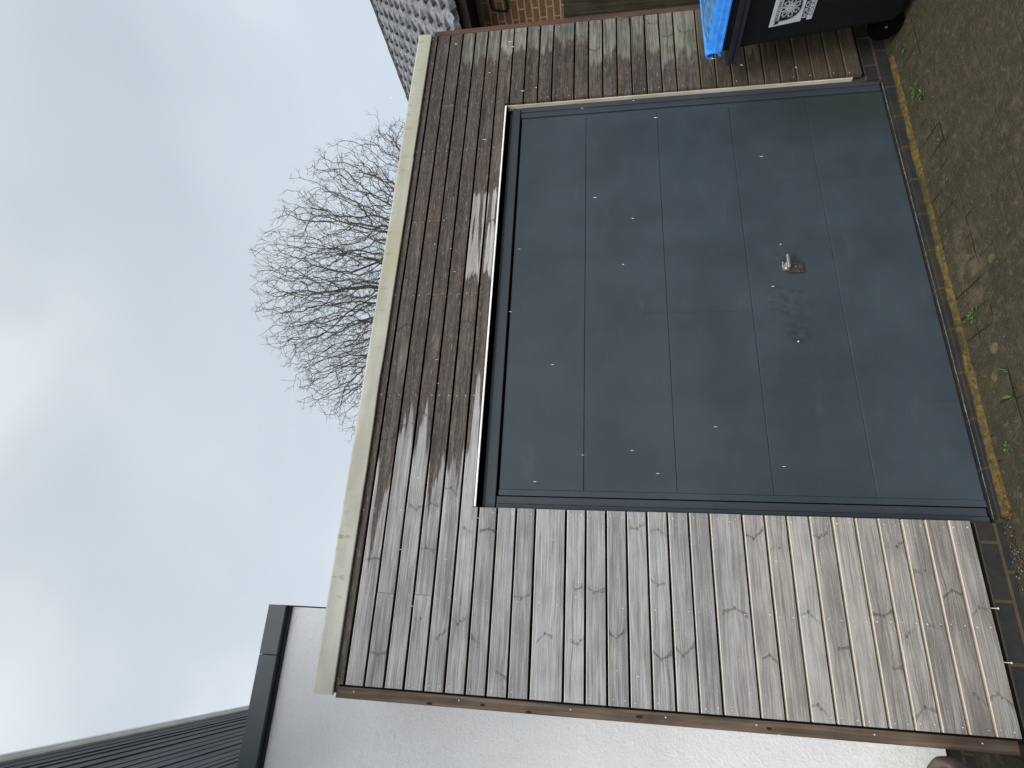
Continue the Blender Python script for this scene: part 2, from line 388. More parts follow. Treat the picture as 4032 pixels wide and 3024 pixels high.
def ground_mat():
    g = G('mossy_block_paving', .7, .3); x, y, z = g.xyz()
    n = g.noise(g.vec(x, y, 0.0), 2.4, 6, .65); f = g.noise(g.vec(x, y, 0.0), 55, 5, .7); m = g.noise(g.vec(x, y, 0.0), 9, 5, .65)
    wx = x+(g.noise(g.vec(x, y, 3.0), 9, 2)-.5)*.012; wy = y+(g.noise(g.vec(x, y, 7.0), 9, 2)-.5)*.012
    j1 = (wy+.105).abs().ss(.0045, .0015)*g.noise(g.vec(x*4, 2.0, 0.0), 1, 2).ss(.5, .6)
    j2 = (wy+.207).abs().ss(.006, .002)
    cj = (((wx-.803)/.0985+.5).frac()-.5).abs().ss(.050, .018)*wy.ss(-.205, -.20)
    row = ((wy+.207)/.0985).floor()
    cj2 = ((((wx+row*.0985)/.197)+.5).frac()-.5).abs().ss(.028, .010)*wy.ss(-.20, -.205)
    rj = ((((wy+.207)/.0985)+.5).frac()-.5).abs().ss(.050, .018)*wy.ss(-.20, -.21)
    gate = g.noise(g.vec(x, y, 5.0), 5, 3).ss(.46, .60)*(.25+.75*y.ss(-.30, -.19))
    J = ((j2*.9).mx(j1*.4).mx(cj*.85).mx(cj2*.6).mx(rj*.6)*gate).sat()
    c = g.mix((n*.5+m*.5).ss(.36, .64), (.026, .025, .015), (.066, .052, .031))
    c = g.mix(m.ss(.55, .75)*.5, c, (.085, .066, .040))
    c = g.mix(n.ss(.52, .70)*.6, c, (.034, .038, .014))
    c = g.mix(f.ss(.35, .7)*.45, c, (.018, .017, .011))
    gg = g.noise(g.vec(x, y, 4.0), 150, 3, .7)
    c = g.mix(gg.ss(.40, .62)*.5, c, (.080, .064, .042))
    c = g.mix(f.ss(.66, .74)*.55, c, (.095, .078, .055))
    h25 = g.noise(g.vec(x, y, 6.0), 24, 4, .7)
    c = g.mix(h25.ss(.50, .60)*.6, c, (.026, .031, .011))
    c = g.mix(h25.ss(.44, .36)*.6, c, (.110, .084, .050))
    c = g.mix(g.noise(g.vec(x*1.5, y*1.5, 8.0), 3, 4, .6).ss(.50, .62)*.4, c, (.050, .052, .020))
    lich = (((x-1.68)/.22).pow(2)+((y+.16)/.10).pow(2)).ss(1.2, .2)*m.ss(.42, .58)
    c = g.mix(lich*.6, c, (.135, .105, .062))
    for cx, cy, r_ in ((1.20, -.135, .020), (1.02, -.125, .016), (1.30, -.17, .022), (1.62, -.28, .02)):
        c = g.mix((((x-cx)/r_).pow(2)+((y-cy)/r_).pow(2)).ss(1.3, .5)*m.ss(.35, .6)*.7, c, (.17, .135, .08))
    sp = g.voro(g.vec(x, y, 0.0), 34).ss(.085, .05)*g.noise(g.vec(x, y, 9.0), 8, 2).ss(.5, .62)
    c = g.mix(sp*.6, c, (.22, .20, .17))
    c = g.mix(J*.8, c, g.mix(g.noise(g.vec(x, y, 1.0), 13, 2).ss(.5, .62), (.006, .0055, .004), (.05, .062, .028)))
    g.base(c); g.rough(.78-n*.25); g.bump(f*.6+gg*.5+m*.7+h25*.8-J*1.2+sp*.5, 1.0, .009); return g.m
M['ground'] = ground_mat()
def ochre_mat():
    g = G('ochre_mossy_mortar', .85, .2); x, y, z = g.xyz()
    n = g.noise(g.vec(x, y, z), 45, 5, .7); m = g.noise(g.vec(x, y, z), 6, 3)
    c = g.mix(n.ss(.3, .7), (.040, .030, .011), (.125, .086, .028)); c = g.mix(m.ss(.48, .62)*.75, c, (.030, .026, .013)); c = g.mix(g.noise(g.vec(x, y, z), 19, 4, .7).ss(.55, .62)*.6, c, (.055, .060, .016))
    g.base(c); g.bump(n, .8, .006); return g.m
M['ochre'] = ochre_mat()
M['bin'] = plain('black_bin_plastic', (.0055, .007, .009), .6, .25, 60, .3, 0, .1)
M['binrim'] = plain('charcoal_bin_plastic', (.012, .013, .018), .55, .35, 40, .2)
def blue_mat():
    g = G('blue_bin_plastic', .42, .4); x, y, z = g.xyz(); n = g.noise(g.vec(x, y, z), 30, 4, .6)
    up = z.ss(.985-.795, .995-.795)
    c = g.mix(n.ss(.3, .7), (.030, .19, .58), (.042, .27, .78))
    g.base(c); return g.m
M['blue'] = blue_mat()
M['bluedirty'] = plain('grimy_blue_plastic', (.05, .15, .30), .6, .3, 30, .5)
M['white_vinyl'] = plain('white_vinyl', (.50, .55, .60), .45, .3, 40, .06)
M['ink'] = plain('black_ink', (.012, .012, .02), .5)
M['greyink'] = plain('grey_ink', (.10, .11, .14), .5)
M['rose'] = plain('pale_grey_ink', (.33, .35, .38), .5)
M['chrome'] = plain('worn_steel', (.55, .52, .48), .32, .5, 60, .2, .9)
M['bronze'] = plain('dull_zinc_plate', (.085, .072, .062), .45, .5, 60, .35, .6)
M['nail'] = plain('bright_nail', (.60, .60, .58), .4, .5, 60, .1)
M['rubber'] = plain('rubber', (.002, .002, .002), 1.0, .02)
M['bark'] = plain('grey_green_bark', (.045, .043, .032), .9, .1, 8, .3)
M['twig'] = plain('dark_twigs', (.075, .068, .058), .9, .1, 8, .3)
M['weed'] = plain('weed_leaf', (.050, .105, .022), .6, .3, 40, .35)
M['deadleaf'] = plain('dead_leaf', (.055, .032, .018), .8, .2, 50, .5)
M['grit'] = plain('pale_grit', (.20, .18, .155), .8, .2, 50, .4)
M['pot'] = plain('brown_glazed_clay', (.085, .058, .050), .45, .4, 9, .35, 0, .3)
M['fence'] = wood_trim('green_brown_fence_timber', (.020, .017, .011), (.080, .068, .045))
M['soil'] = plain('potting_soil', (.03, .022, .016), .95)

# ------------------------------------------------------------------ ground
mb = MB()
xs = [-400, -40, -4, 0, 4, 8, 40, 400]
for i in range(len(xs)-1):
    a, b = xs[i], xs[i+1]
    za, zb = gz(max(-4, min(8, a))), gz(max(-4, min(8, b)))
    mb.poly([(a, -400, za), (b, -400, zb), (b, 400, zb), (a, 400, za)])
tag(mb.build('ground', M['ground']), kind='structure')

# ------------------------------------------------------------------ garage
GZ = [2.4801, 2.4007, 2.3222, 2.2447, 2.1668, 2.0877, 2.0083, 1.9297, 1.8508, 1.7718, 1.6480, 1.5690, 1.4893, 1.4100, 1.3310, 1.2515,
      1.1724, 1.0940, .9722, .8915, .8116, .7318, .6515, .5715, .4927, .4138, .3346, .2564, .1822]
OX0, OX1, OZ = .6856, 2.936, 2.0317
CX1 = 3.537
garage = empty('timber_clad_garage', (0, 0, 0), 'flat-roofed garage clad in horizontal grey and brown timber boards round a dark metal door', 'garage')
bm = bmesh.new()
L = {k_: bm.faces.layers.float.new(k_) for k_ in ('bid', 'xt', 'xg', 'edge', 'wid')}
LV = bm.loops.layers.float.new('vv') if hasattr(bm.loops.layers, 'float') else None
def board(x0, x1, zb, zt, bid, xt, xg, zc, top=True, y=0.0):
    c = .0040; th = .020
    n = max(2, int((x1-x0)/.12))
    rings = []
    for i in range(n+1):
        xx = x0+(x1-x0)*i/n
        j = (mnoise.noise((xx*2.3, bid*5.1, 0))*.0011); jy = mnoise.noise((xx*1.7, bid*3.3, 9))*.0016
        rings.append([(xx, y+jy, zb+.0015+j), (xx, y+jy, zt-.0015+j), (xx, y+.0015+jy, zt+j), (xx, y+th, zt+.001+j), (xx, y+th, zb+j), (xx, y+.0015+jy, zb+j)])
    V = [[bm.verts.new(p) for p in r] for r in rings]
    def face(vs, ed):
        f = bm.faces.new(vs)
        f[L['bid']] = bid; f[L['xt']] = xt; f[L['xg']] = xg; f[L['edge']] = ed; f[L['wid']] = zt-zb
        for lp in f.loops: lp[LV] = lp.vert.co.z-zc
    for a, b in zip(V[:-1], V[1:]):
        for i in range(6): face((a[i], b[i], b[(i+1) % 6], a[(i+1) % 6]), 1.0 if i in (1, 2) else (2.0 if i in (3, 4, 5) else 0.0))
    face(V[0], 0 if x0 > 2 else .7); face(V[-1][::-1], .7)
GAP = .0043
XT = {0: -9, 1: .67, 2: .93, 3: 1.02, 4: .80, 5: .92, 6: 1.02}
rows = [(2.535, GZ[0])]+[(GZ[i], GZ[i+1]) for i in range(28)]
for i, (zt, zb) in enumerate(rows):
    zt -= GAP; zb += GAP if i < 28 else 0; zc = (zt+zb)/2
    bid = i+.37
    xg = 3.42 if i < 3 else (3.36 if i < 8 else 3.40-.02*((i*7) % 5)-(.12 if i > 11 else 0)-(.06 if i > 16 else 0))
    if i < 6:
        cuts = [0]
        if i in (2, 4, 6): cuts.append(.335)
        if i == 1: cuts.append(2.16)
        if i in (3,): cuts.append(1.70)
        cuts.append(CX1)
        for a, b in zip(cuts[:-1], cuts[1:]):
            board(a+(.0007 if a else 0), b-.0007, zb, zt, bid+a*3, XT[i], 3.30 if i > 2 else 9, zc)
    elif i == 6:
        board(0, OX0, zb, zt, bid, XT[i], 9, zc)
        board(OX0, OX1, OZ, zt, bid, XT[i], 9, zc)
        board(OX1, CX1, zb, zt, bid, -9, xg, zc)
    else:
        sag = -.0
        board(0, OX0+random.uniform(-.001, .0012), zb, zt, bid, 9, 9, zc)
        board(OX1+random.uniform(-.0012, .001), CX1, zb, zt, bid+50, -9, xg, zc)
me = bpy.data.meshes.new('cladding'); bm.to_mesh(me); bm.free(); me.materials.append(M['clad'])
clad = bpy.data.objects.new('cladding', me); COL.objects.link(clad); clad.parent = garage
# nails (two to a board at every stud)
def nail(x, z, r=.0026, y=0, mb=None, c=(0, 0, 0)):
    n = 7
    A = [mb.bm.verts.new((c[0]+r*math.cos(6.283*k/n), c[1]+.002, c[2]+r*math.sin(6.283*k/n))) for k in range(n)]
    B = [mb.bm.verts.new((c[0]+r*.7*math.cos(6.283*k/n), c[1]-.0012, c[2]+r*.7*math.sin(6.283*k/n))) for k in range(n)]
    for k in range(n): mb.bm.faces.new((A[k], A[(k+1) % n], B[(k+1) % n], B[k]))
    mb.bm.faces.new(B)
npos = []
for i, (zt, zb) in enumerate(rows):
    w = zt-zb; zs = [zb+w*.22, zb+w*.78] if i else [zb+w*.5]
    cols = [.018, .328, .664] + ([1.182, 1.71, 2.15, 2.62] if i < 7 else []) + [2.955, 3.515]
    for cx in cols:
        for z in zs:
            if i == 6 and OX0 < cx < OX1 and z < OZ+.01: continue
            if random.random() < (.12 if cx < 2.9 else .72): continue
            npos.append((cx+(.006 if i in (1, 3, 5) and cx == .664 else 0)+random.uniform(-.004, .004), -.0008, z+random.uniform(-.003, .003), random.choice((.0018, .0022, .0027))))
for z in (2.44, 2.03, 1.62, 1.29, .99, .62, .30): npos.append((-.022, .003, z, .003))
npos.sort(key=lambda p: ((Vector(p[:3])-CAM).length)/p[3])
nm = {}
for r_ in (.0018, .0022, .0027, .003):
    mb = MB(); nail(0, 0, r_, 0, mb); bmesh.ops.recalc_face_normals(mb.bm, faces=mb.bm.faces)
    nm[r_] = bpy.data.meshes.new('nail'); mb.bm.to_mesh(nm[r_]); mb.bm.free(); nm[r_].materials.append(M['nail'])
for x_, y_, z_, r_ in npos[:100]:
    o = bpy.data.objects.new('nail', nm[r_]); COL.objects.link(o); o.parent = garage; o.location = (x_, y_, z_)
mb = MB()
for x_, y_, z_, r_ in npos[100:]: nail(0, 0, r_, 0, mb, (x_, y_, z_))
tag(mb.build('nails', M['nail'], garage), kind='stuff')
# structure behind
mb = MB()
mb.box(.004, OX0-.004, .0215, .03, .16, 2.52).box(OX1+.004, CX1-.004, .0215, .03, .16, 2.52).box(OX0-.004, OX1+.004, .0215, .03, OZ+.006, 2.52)
mb.box(-.018, .002, .012, .03, .16, 2.52).box(CX1-.002, CX1+.022, .012, .03, .16, 2.52)
mb.box(OX0-.02, OX1+.02, .118, .13, .1, 2.1)
mb.build('gap_shade_backing', M['black'], garage)  # black sheets stand in for shade in the board gaps and door recess
mb = MB(); mb.box(-.02, .07, .03, 5.2, .09, 2.5).box(3.48, 3.56, .03, 5.2, .06, 2.5).box(.07, 3.48, 5.1, 5.2, .06, 2.5)
mb.build('side_walls', M['trimL'], garage)
mb = MB(); mb.box(-.03, 3.57, .005, 5.25, 2.502, 2.56)
mb.build('roof_deck', plain('grey_roof_felt', (.12, .13, .12), .9), garage)
# corner boards
mb = MB(); mb.box(-.047, -.0075, .004, .03, .195, 2.51, .002)
cb = o = mb.build('corner_board', [M['trimL']], garage); tag(o, 'brown left corner board with dark knots')
km = plain('dark_knot', (.010, .008, .006), .8)
for x, z, r_ in ((-.040, 2.14, .011), (-.030, 1.94, .010), (-.041, 1.77, .011), (-.026, 1.38, .012), (-.030, .95, .009)):
    mb = MB(); n = 14; c0 = mb.bm.verts.new((x, .0030, z)); ring = []
    for k in range(n):
        q = r_*(1+.3*mnoise.noise((k*1.3, z*9, 0))); ring.append(mb.bm.verts.new((max(-.0468, x+q*.45*math.cos(6.283*k/n)), .0030, z+q*math.sin(6.283*k/n))))
    for k in range(n): mb.bm.faces.new((c0, ring[k], ring[(k+1) % n]))
    mb.build('knot', km, cb)
mb = MB(); mb.box(CX1+.010, CX1+.048, .004, .03, .19, 2.51, .002); o = mb.build('corner_board', M['trimR'], garage); tag(o, 'reddish right corner board')
# roof edge trim in two lengths
def trim(x0, x1, dz, name):
    mb = MB(); n = 24
    prof = [(-.013, 0.0), (-.015, .003), (-.0175, .073), (-.015, .080), (-.009, .083), (.02, .080), (.06, .066), (.06, .055), (-.001, .060), (-.003, .06), (-.003, .0)]
    rings = []
    for i in range(n+1):
        x = x0+(x1-x0)*i/n; w = mnoise.noise((x*1.9, 3.3, dz*99))*.0016
        wv = -.004*math.exp(-((x-1.22)/.10)**2)
        rings.append([(x, yy, 2.516+dz+zz+w+(wv*-1 if zz < .01 else 0)) for yy, zz in prof])
    mb.loft(rings); return mb.build(name, M['fascia'], garage, fix=True)
trim(-.036, 2.574, 0, 'roof_edge_trim'); trim(2.576, 3.5395, .0025, 'roof_edge_trim')
# opening: pale battens, frame, door
mb = MB(); mb.box(OX1-.0085, OX1-.0012, .015, .0485, .222, 2.02, .0012)
o = mb.build('reveal_batten', M['pale_timber'], garage); tag(o, 'pale timber strip down the right side of the door')
mb = MB()
rings = []
for i in range(25):
    x = OX0+.004+(OX1-OX0-.02)*i/24; w = mnoise.noise((x*6, 1, 1))*.001
    rings.append([(x, .0015+w, OZ-.0085), (x, .0015+w, OZ-.0008), (x, .012, OZ-.0008), (x, .012, OZ-.0085+w)])
mb.loft(rings); o = mb.build('head_trim', M['white_metal'], garage); tag(o, 'thin pale strip under the boards above the door')
FY = .052
fr = MB()
DX0, DX1, DZ0, DZ1 = .7475, 2.856, .086, 1.9385
g_ = .0055
# frame legs: outer stepped section + inner flat section
fr.box(DX0-.031-g_, DX0-g_, FY-.012, FY+.05, .096, 1.943, .002)
fr.box(.60, DX0-.0325-g_, FY-.018, FY+.05, .096, 1.943, .002)
fr.box(DX1+g_, DX1+.034+g_, FY-.012, FY+.05, .092, 1.943, .002)
fr.box(DX1+.0355+g_, 2.99, FY-.018, FY+.05, .092, 1.943, .002)
fr.box(.60, 2.99, FY-.016, FY+.05, 1.9475, 1.992, .003)
fr.box(.60, 2.99, FY+.006, FY+.05, 1.985, 2.008, .002)
frame = fr.build('door_frame', M['frame'], garage)
dm = MB()
PZ = [1.5815, 1.2045, .8335, .4575]
zs = [DZ1]+PZ+[DZ0]
rings = []
def dprof():
    p = [(FY-.002, DZ1-.001), (FY-.0045, DZ1-.004)]
    for z in PZ: p += [(FY-.0045, z+.0016), (FY+.0005, z+.0010), (FY+.0005, z+.0002), (FY-.0045, z-.0042)]
    p += [(FY-.0045, DZ0+.004), (FY-.002, DZ0+.001), (FY+.02, DZ0), (FY+.02, DZ1)]
    return p
dm.prism([(a, b) for a, b in dprof()], 0, DX0+.0265, DX1-.0265)
for a, b in ((DX0, DX0+.0255), (DX1-.0255, DX1)):
    dm.box(a, b, FY-.006, FY+.022, DZ0, DZ1, .0018)
door = dm.build('door', M['door'], garage)
# handle
hm = MB()
hx, hz, hy = 1.818, .628, FY-.0045
hm.box(hx-.0265, hx+.0285, hy-.012, hy, hz-.034, hz+.031, .003)
o = sub(door, hm.build('lock_plate', M['bronze'], None))
hm = MB()
hm.tube([(hx+.004, hy, hz+.040), (hx+.004, hy-.030, hz+.040)], .013, 14)
hm.box(hx-.020, hx+.050, hy-.048, hy-.030, hz+.031, hz+.045, .004)
hm.box(hx-.016, hx+.016, hy-.020, hy-.001, hz+.029, hz+.052, .003)
hm.tube([(hx-.001, hy, hz+.050), (hx-.001, hy-.026, hz+.058)], .006, 10)
hm.box(hx-.020, hx+.019, hy-.030, hy-.022, hz+.055, hz+.062, .0015)
hm.tube([(hx+.001, hy-.012, hz+.001), (hx+.001, hy-.015, hz+.001)], .0045, 10)
o = sub(door, hm.build('handle', M['chrome'], None, smooth=False))
hm = MB(); hm.tube([(1.446, FY-.004, .661), (1.446, FY-.0075, .661)], .0032, 10); o = sub(door, hm.build('screw', M['nail'], None))
# plinth, sill course, mortar fillet
mb = MB()
mb.box(-.02, OX0-.0, .022, .2, .03, .1945)
plinth = mb.build('brick_plinth', M['eng'], garage)
mb = MB(); mb.box(2.915, 3.56, .022, .2, .0, .185); mb.build('brick_plinth', M['eng'], garage)
mb = MB(); mb.box(OX0, 2.915, .004, .2, .01, .0840, .004); mb.build('brick_sill', M['sill'], garage)
mb = MB(); rings = []
for i in range(121):
    x = .70+2.2*i/120; a = mnoise.noise((x*11, 2, 0)); h = .0005+.0030*max(0, a+.1); w_ = .0015+.005*max(0, mnoise.noise((x*17, 8, 0))+.1)
    rings.append([(x, .030, .0835), (x, .030+.001, .084+h), (x, .030+w_, .084+h), (x, .031+w_, .0835)])
mb.loft(rings); mb.build('sill_mortar', plain('pale_sill_mortar', (.15, .14, .11), .9, .2, 60, .6), garage)
mb = MB(); rings = []
for i in range(61):
    x = .70+(3.02-.70)*i/60; n1 = mnoise.noise((x*9, 0, 0))*.006; n2 = mnoise.noise((x*14, 5, 0))*.007; w = .016+.013*max(0, 1-(x-.7)/.2)
    b = gz(x)
    rings.append([(x, .006, b-.01), (x, .004, b+.011+n1), (x, -.006, b+.013+n1*.8), (x, -.014-w*.45+n2, b+.007), (x, -.012-w+n2, b+.0012), (x, -.012-w+n2, b-.01)])
mb.loft(rings); mb.build('mortar_fillet', M['ochre'], garage)
for x in (.391, .221): mb = MB(); mb.tube([(x, .012, .185), (x, .010, .155)], .0016, 6); mb.tube([(x, .010, .156), (x, .010, .1535)], .0038, 8); mb.build('screw', M['nail'], garage)

# ------------------------------------------------------------------ white house on the left
house = empty('rendered_house', (-2.0, .5, 0), 'white rendered house extension with a grey fascia and dark boarded upper wall', 'house')
WY = .5
mb = MB(); mb.box(-4.5, .262, WY, 3.2, .184, 3.06); mb.build('render_wall', M['render'], house)
mb = MB(); mb.box(-4.5, .258, WY+.02, 3.18, .02, .186)
gm = brick_mat('dark_house_brick', ((.013, .015, .020), (.022, .018, .019), (.034, .033, .033)), (.06, .048, .030), 'x', .2, .0665, (.13, .0155), .013, .08, .6); mb.build('brick_base', gm, house)
mb = MB(); mb.box(-4.5, .045, WY-.040, WY+.06, 3.028, 3.118, .002); mb.box(.0475, .267, WY-.038, WY+.06, 3.0295, 3.1195, .002)
mb.box(-4.5, .250, 3.1, 3.2, 3.03, 3.118); mb.box(.235, .268, WY+.062, 3.2, 3.03, 3.117)
mb.build('fascia', M['grey_trim'], house)
mb = MB(); mb.box(-4.5, .263, WY-.012, WY-.0005, 3.012, 3.0275); mb.box(.2625, .266, WY-.010, 3.2, 2.98, 3.028); mb.build('fascia_gasket', M['grey_trim_dark'], house)
mb = MB(); mb.box(-4.4, .23, WY+.062, 3.1, 3.06, 3.09); mb.build('flat_roof', plain('pale_bounce_felt', (.36, .37, .37), .9), house)  # unseen roof made pale so its bounce brightens the coping underside
# upper wall: lapped boards, surface X = -.529-.017*Y
def ux(y): return -.529-.0170*y
mb = MB(); pitch = .072; z = 3.05; k_ = 0; y0, y1 = -1.2, 8.0
tops = []
while z < 4.49:
    zt = min(z+pitch*random.uniform(.7, 1.3), 4.5)
    ny = 18; off = random.uniform(-.002, .002)
    for j in range(ny):
        ya, yb = y0+(y1-y0)*j/ny, y0+(y1-y0)*(j+1)/ny
        pa = [(ux(ya)-.0050+off, ya, z-.004), (ux(ya)-.010, ya, zt), (ux(ya)-.03, ya, zt), (ux(ya)-.03, ya, z-.012)]
        pb = [(ux(yb)-.0050+off, yb, z-.004), (ux(yb)-.010, yb, zt), (ux(yb)-.03, yb, zt), (ux(yb)-.03, yb, z-.012)]
        for i in range(3):
            mb.poly([pa[i], pb[i], pb[i+1], pa[i+1]])
        mb.poly([pa[3], pb[3], pb[0], pa[0]])
    z = zt
mb.build('upper_wall', M['slate'], house, fix=False)
mb = MB(); mb.poly([(ux(y0)-.03, y0, 3.05), (ux(y1)-.03, y1, 3.05), (ux(y1)-.03, y1, 4.5), (ux(y0)-.03, y0, 4.5)])
mb.prism([(-4.4, 0), (-4.3, 0), (-4.3, .01)], 2, 3.05, 3.06)
mb.bm.faces.ensure_lookup_table()
mb.box(-4.4, ux(y0)-.04, y0, y0+.05, 3.05, 4.5); mb.box(-4.4, ux(y1)-.04, y1-.05, y1, 0, 4.5); mb.box(-4.4, -4.3, y0, y1, 3.05, 4.5); mb.build('upper_wall_core', M['slate'], house)
mb = MB()
def cr_(y, a): return [(ux(y)-.3, y, 4.5), (ux(y)+.001, y, 4.500), (ux(y)+.011, y, 4.512), (ux(y)+.012, y, 4.520), (ux(y)+.021, y, 4.532), (ux(y)+.022, y, 4.555), (ux(y)-.3, y, 4.57)]
mb.loft([cr_(y0, 0), cr_(y1, 0)])
mb.build('coping', M['white_metal'], house)

# ------------------------------------------------------------------ house on the right
nb = empty('brick_bungalow', (7.5, 2, 0), 'red and cream brick house with a grey tiled roof behind the garage corner', 'house')
BX = 5.66
mb = MB(); mb.box(BX, 10.3, -3.5, 7.5, 0, 2.625); mb.build('brick_wall', M['brick'], nb)
mb = MB(); mb.box(BX-.012, BX+.05, -3.5, 7.5, 2.6255, 2.672); mb.build('wall_plate', M['cream'], nb)
mb = MB(); mb.box(5.3, BX-.0, -3.5, 7.5, 2.6725, 2.69); mb.build('soffit', M['soffit'], nb)
mb = MB(); mb.box(5.278, 5.2995, -3.52, 7.52, 2.672, 2.765, .003)
mb.build('eaves_board', M['brown_plastic'], nb)
EX, EZ, RX, RZ = 5.215, 2.765, 8.0, 4.556
sl = math.hypot(RX-EX, RZ-EZ); cs, sn = (RX-EX)/sl, (RZ-EZ)/sl
mb = MB(); gauge = .25; NC = int(sl/gauge)+1; per = .205
ny = int(11.2/(per/6))
for c in range(NC):
    s0 = c*gauge; s1 = min(s0+gauge+.02, sl)
    if s1-s0 < .03: continue
    ph = (c % 2)*.5
    prev = None
    for j in range(ny+1):
        y = -3.55+11.1*j/ny
        w = (y/per+ph) % 1.0
        h = .050*(max(0, math.cos((w-.5)*math.pi*.98)))**.9-.012 + .006*mnoise.noise((y*3, c*3.3, 0))
        lip = -.045*(max(0, math.cos((w-.5)*2*math.pi)))+random.uniform(-.003, .003)   # scalloped tail
        def P(s_, hh): return (EX+cs*s_-sn*hh, y, EZ+sn*s_+cs*hh)
        cur = [mb.bm.verts.new(P(s0+lip, .002)), mb.bm.verts.new(P(s0+lip, .030+h)), mb.bm.verts.new(P(s1, .006+h))]
        if prev:
            mb.bm.faces.new((prev[0], cur[0], cur[1], prev[1])); mb.bm.faces.new((prev[1], cur[1], cur[2], prev[2]))
        prev = cur
for y in (-3.5, ):
    pass
mb.bm.faces.ensure_lookup_table()
mb.loft([[(EX, y, EZ-.01), (RX, y, RZ-.01), (RX+(RX-EX), y, EZ-.01), (RX+(RX-EX), y, EZ+.0), (RX, y, RZ+.006), (EX, y, EZ+.006)] for y in (-3.5, 7.5)])
roof = mb.build('tiled_roof', M['tile'], nb, fix=False)
mb = MB(); n = 26
for i in range(n):
    a = -3.55+11.1*i/n; b = a+11.1/n-.008
    ring = lambda y, r_: [(RX+r_*math.cos(t_)*1.2, y, RZ-.02+r_*math.sin(t_)) for t_ in [math.pi*k/8 for k in range(9)]]
    mb.loft([ring(a, .085), ring(b, .078)])
sub_ = mb.build('ridge_tiles', plain('mossy_ridge', (.055, .058, .042), .9, .1, 25, .5), None)
sub_.parent = nb; sub_.matrix_parent_inverse = Matrix.Translation(-nb.location)
# gable ends
for y in (-3.5, 7.45): mb = MB(); mb.prism([(EX+.4, 2.68), (RX, RZ-.05), (2*RX-EX-.4, 2.68)], 1, y, y+.05); mb.build('gable', M['brick'], nb)
mb = MB(); bz = 2.53
mb.tube([(BX, 1.19, bz-.02), (BX-.03, 1.22, bz), (BX-.045, 1.26, bz-.005), (BX-.05, 1.29, bz-.03), (BX-.045, 1.31, bz-.09), (BX-.04, 1.315, bz-.15)], .011, 7)
mb.tube([(BX-.02, 1.16, bz-.135), (BX-.035, 1.22, bz-.15), (BX-.045, 1.31, bz-.155)], .013, 7)
mb.build('wall_bracket', M['soffit'], nb, smooth=True)

# side fence with a reddish capping
fc = empty('side_fence', (4.2, .2, 0), 'greenish brown vertical board fence between the garage and the brick house', 'fence')
mb = MB(); yy = -1.75; i = 0
while yy < .9:
    w = .095; mb.box(4.2+random.uniform(-.002, .002), 4.218, yy, yy+w-.005, .05, 1.755+random.uniform(-.004, .004), .002); yy += w; i += 1
mb.build('boards', M['fence'], fc)
mb = MB(); mb.box(4.2185, 4.26, -1.75, .9, .35, .43).box(4.2185, 4.26, -1.75, .9, 1.40, 1.48); mb.build('rails', M['fence'], fc)

# ------------------------------------------------------------------ wheelie bin
BO = Vector((3.2, -.45, gz(3.2)))
wb = empty('wheelie_bin', BO, 'black wheelie bin with a bright blue lid and a white council sticker', 'bin')
def bxz(z): return 2.93+(.80-z)*(.125/.73)
def rr(x0, x1, y0, y1, z, r, n=5):
    pts = []
    for cx, cy, a0 in ((x1-r, y1-r, 0), (x0+r, y1-r, 90), (x0+r, y0+r, 180), (x1-r, y0+r, 270)):
        for k in range(n+1):
            a = R(a0+90*k/n); pts.append((cx+r*math.cos(a), cy+r*math.sin(a), z))
    return pts
def byz(z): return -.209+(.80-z)*(.031/.73)
mb = MB(); rings = []
for z, ins, r_ in ((.050, .050, .03), (.056, .028, .035), (.072, .010, .035), (.10, .0, .035), (.35, 0, .033), (.60, 0, .032), (.80, 0, .030), (.834, -.003, .03)):
    rings.append(rr(bxz(z)+ins, 3.43-(.80-z)*.12-ins, -.73+(.80-z)*.14+ins, byz(z)-ins, z, r_))
mb.loft(rings); body = mb.build('body', M['bin'], wb, smooth=True)
mod = None
mb = MB(); mb.loft([rr(2.925, 3.435, -.735, -.200, z, .03) for z in (.834, .915)]); mb.build('neck', M['bin'], wb)
mb = MB()
rings = [rr(2.905+i_, 3.455-i_, -.76+i_, -.137-i_*.3, z, .018) for z, i_ in ((.828, .006), (.830, 0), (.845, .001), (.847, .006), (.852, .006), (.854, .0), (.872, .001), (.875, .005))]
mb.loft(rings); mb.build('rim', M['binrim'], wb)
# lid with ribbed side and a curled hinge lip
mb = MB(); rings = []
for z, i_ in ((.912, .004), (.914, 0), (.922, .0005), (.924, .005), (.930, .006), (.946, .008), (.948, .011), (.968, .016), (.980, .022)):
    rings.append(rr(2.897+i_, 3.46-i_, -.775+i_, -.222-i_*.2, z, .012))
mb.loft(rings); lid = mb.build('lid', M['blue'], wb)
mb = MB(); rings = []
for z, i_ in ((.9795, .030), (1.000, .085), (1.004, .12)): rings.append(rr(2.897+i_, 3.46-i_, -.775+i_, -.225-i_*.7, z, .02))
mb.loft(rings); o = mb.build('lid_top', M['bluedirty'], wb); tag(o, 'grimy blue domed top of the lid')
mb = MB(); prof = []
cy_, cz_ = -.216, .952; ro, ri = .030, .022
for k in range(17):
    a = R(230 - k*(290/16) + 60); prof.append((cy_+ro*math.cos(a)*.62, cz_+ro*math.sin(a)*1.25))
for k in range(16, -1, -1):
    a = R(230 - k*(290/16) + 60); prof.append((cy_+ri*math.cos(a)*.55, cz_+ri*math.sin(a)*1.22))
n = len(prof)
A = [mb.bm.verts.new((2.893, a, b)) for a, b in prof]; B = [mb.bm.verts.new((3.45, a, b)) for a, b in prof]
for i in range(n): mb.bm.faces.new((A[i], A[(i+1) % n], B[(i+1) % n], B[i]))
h = n//2
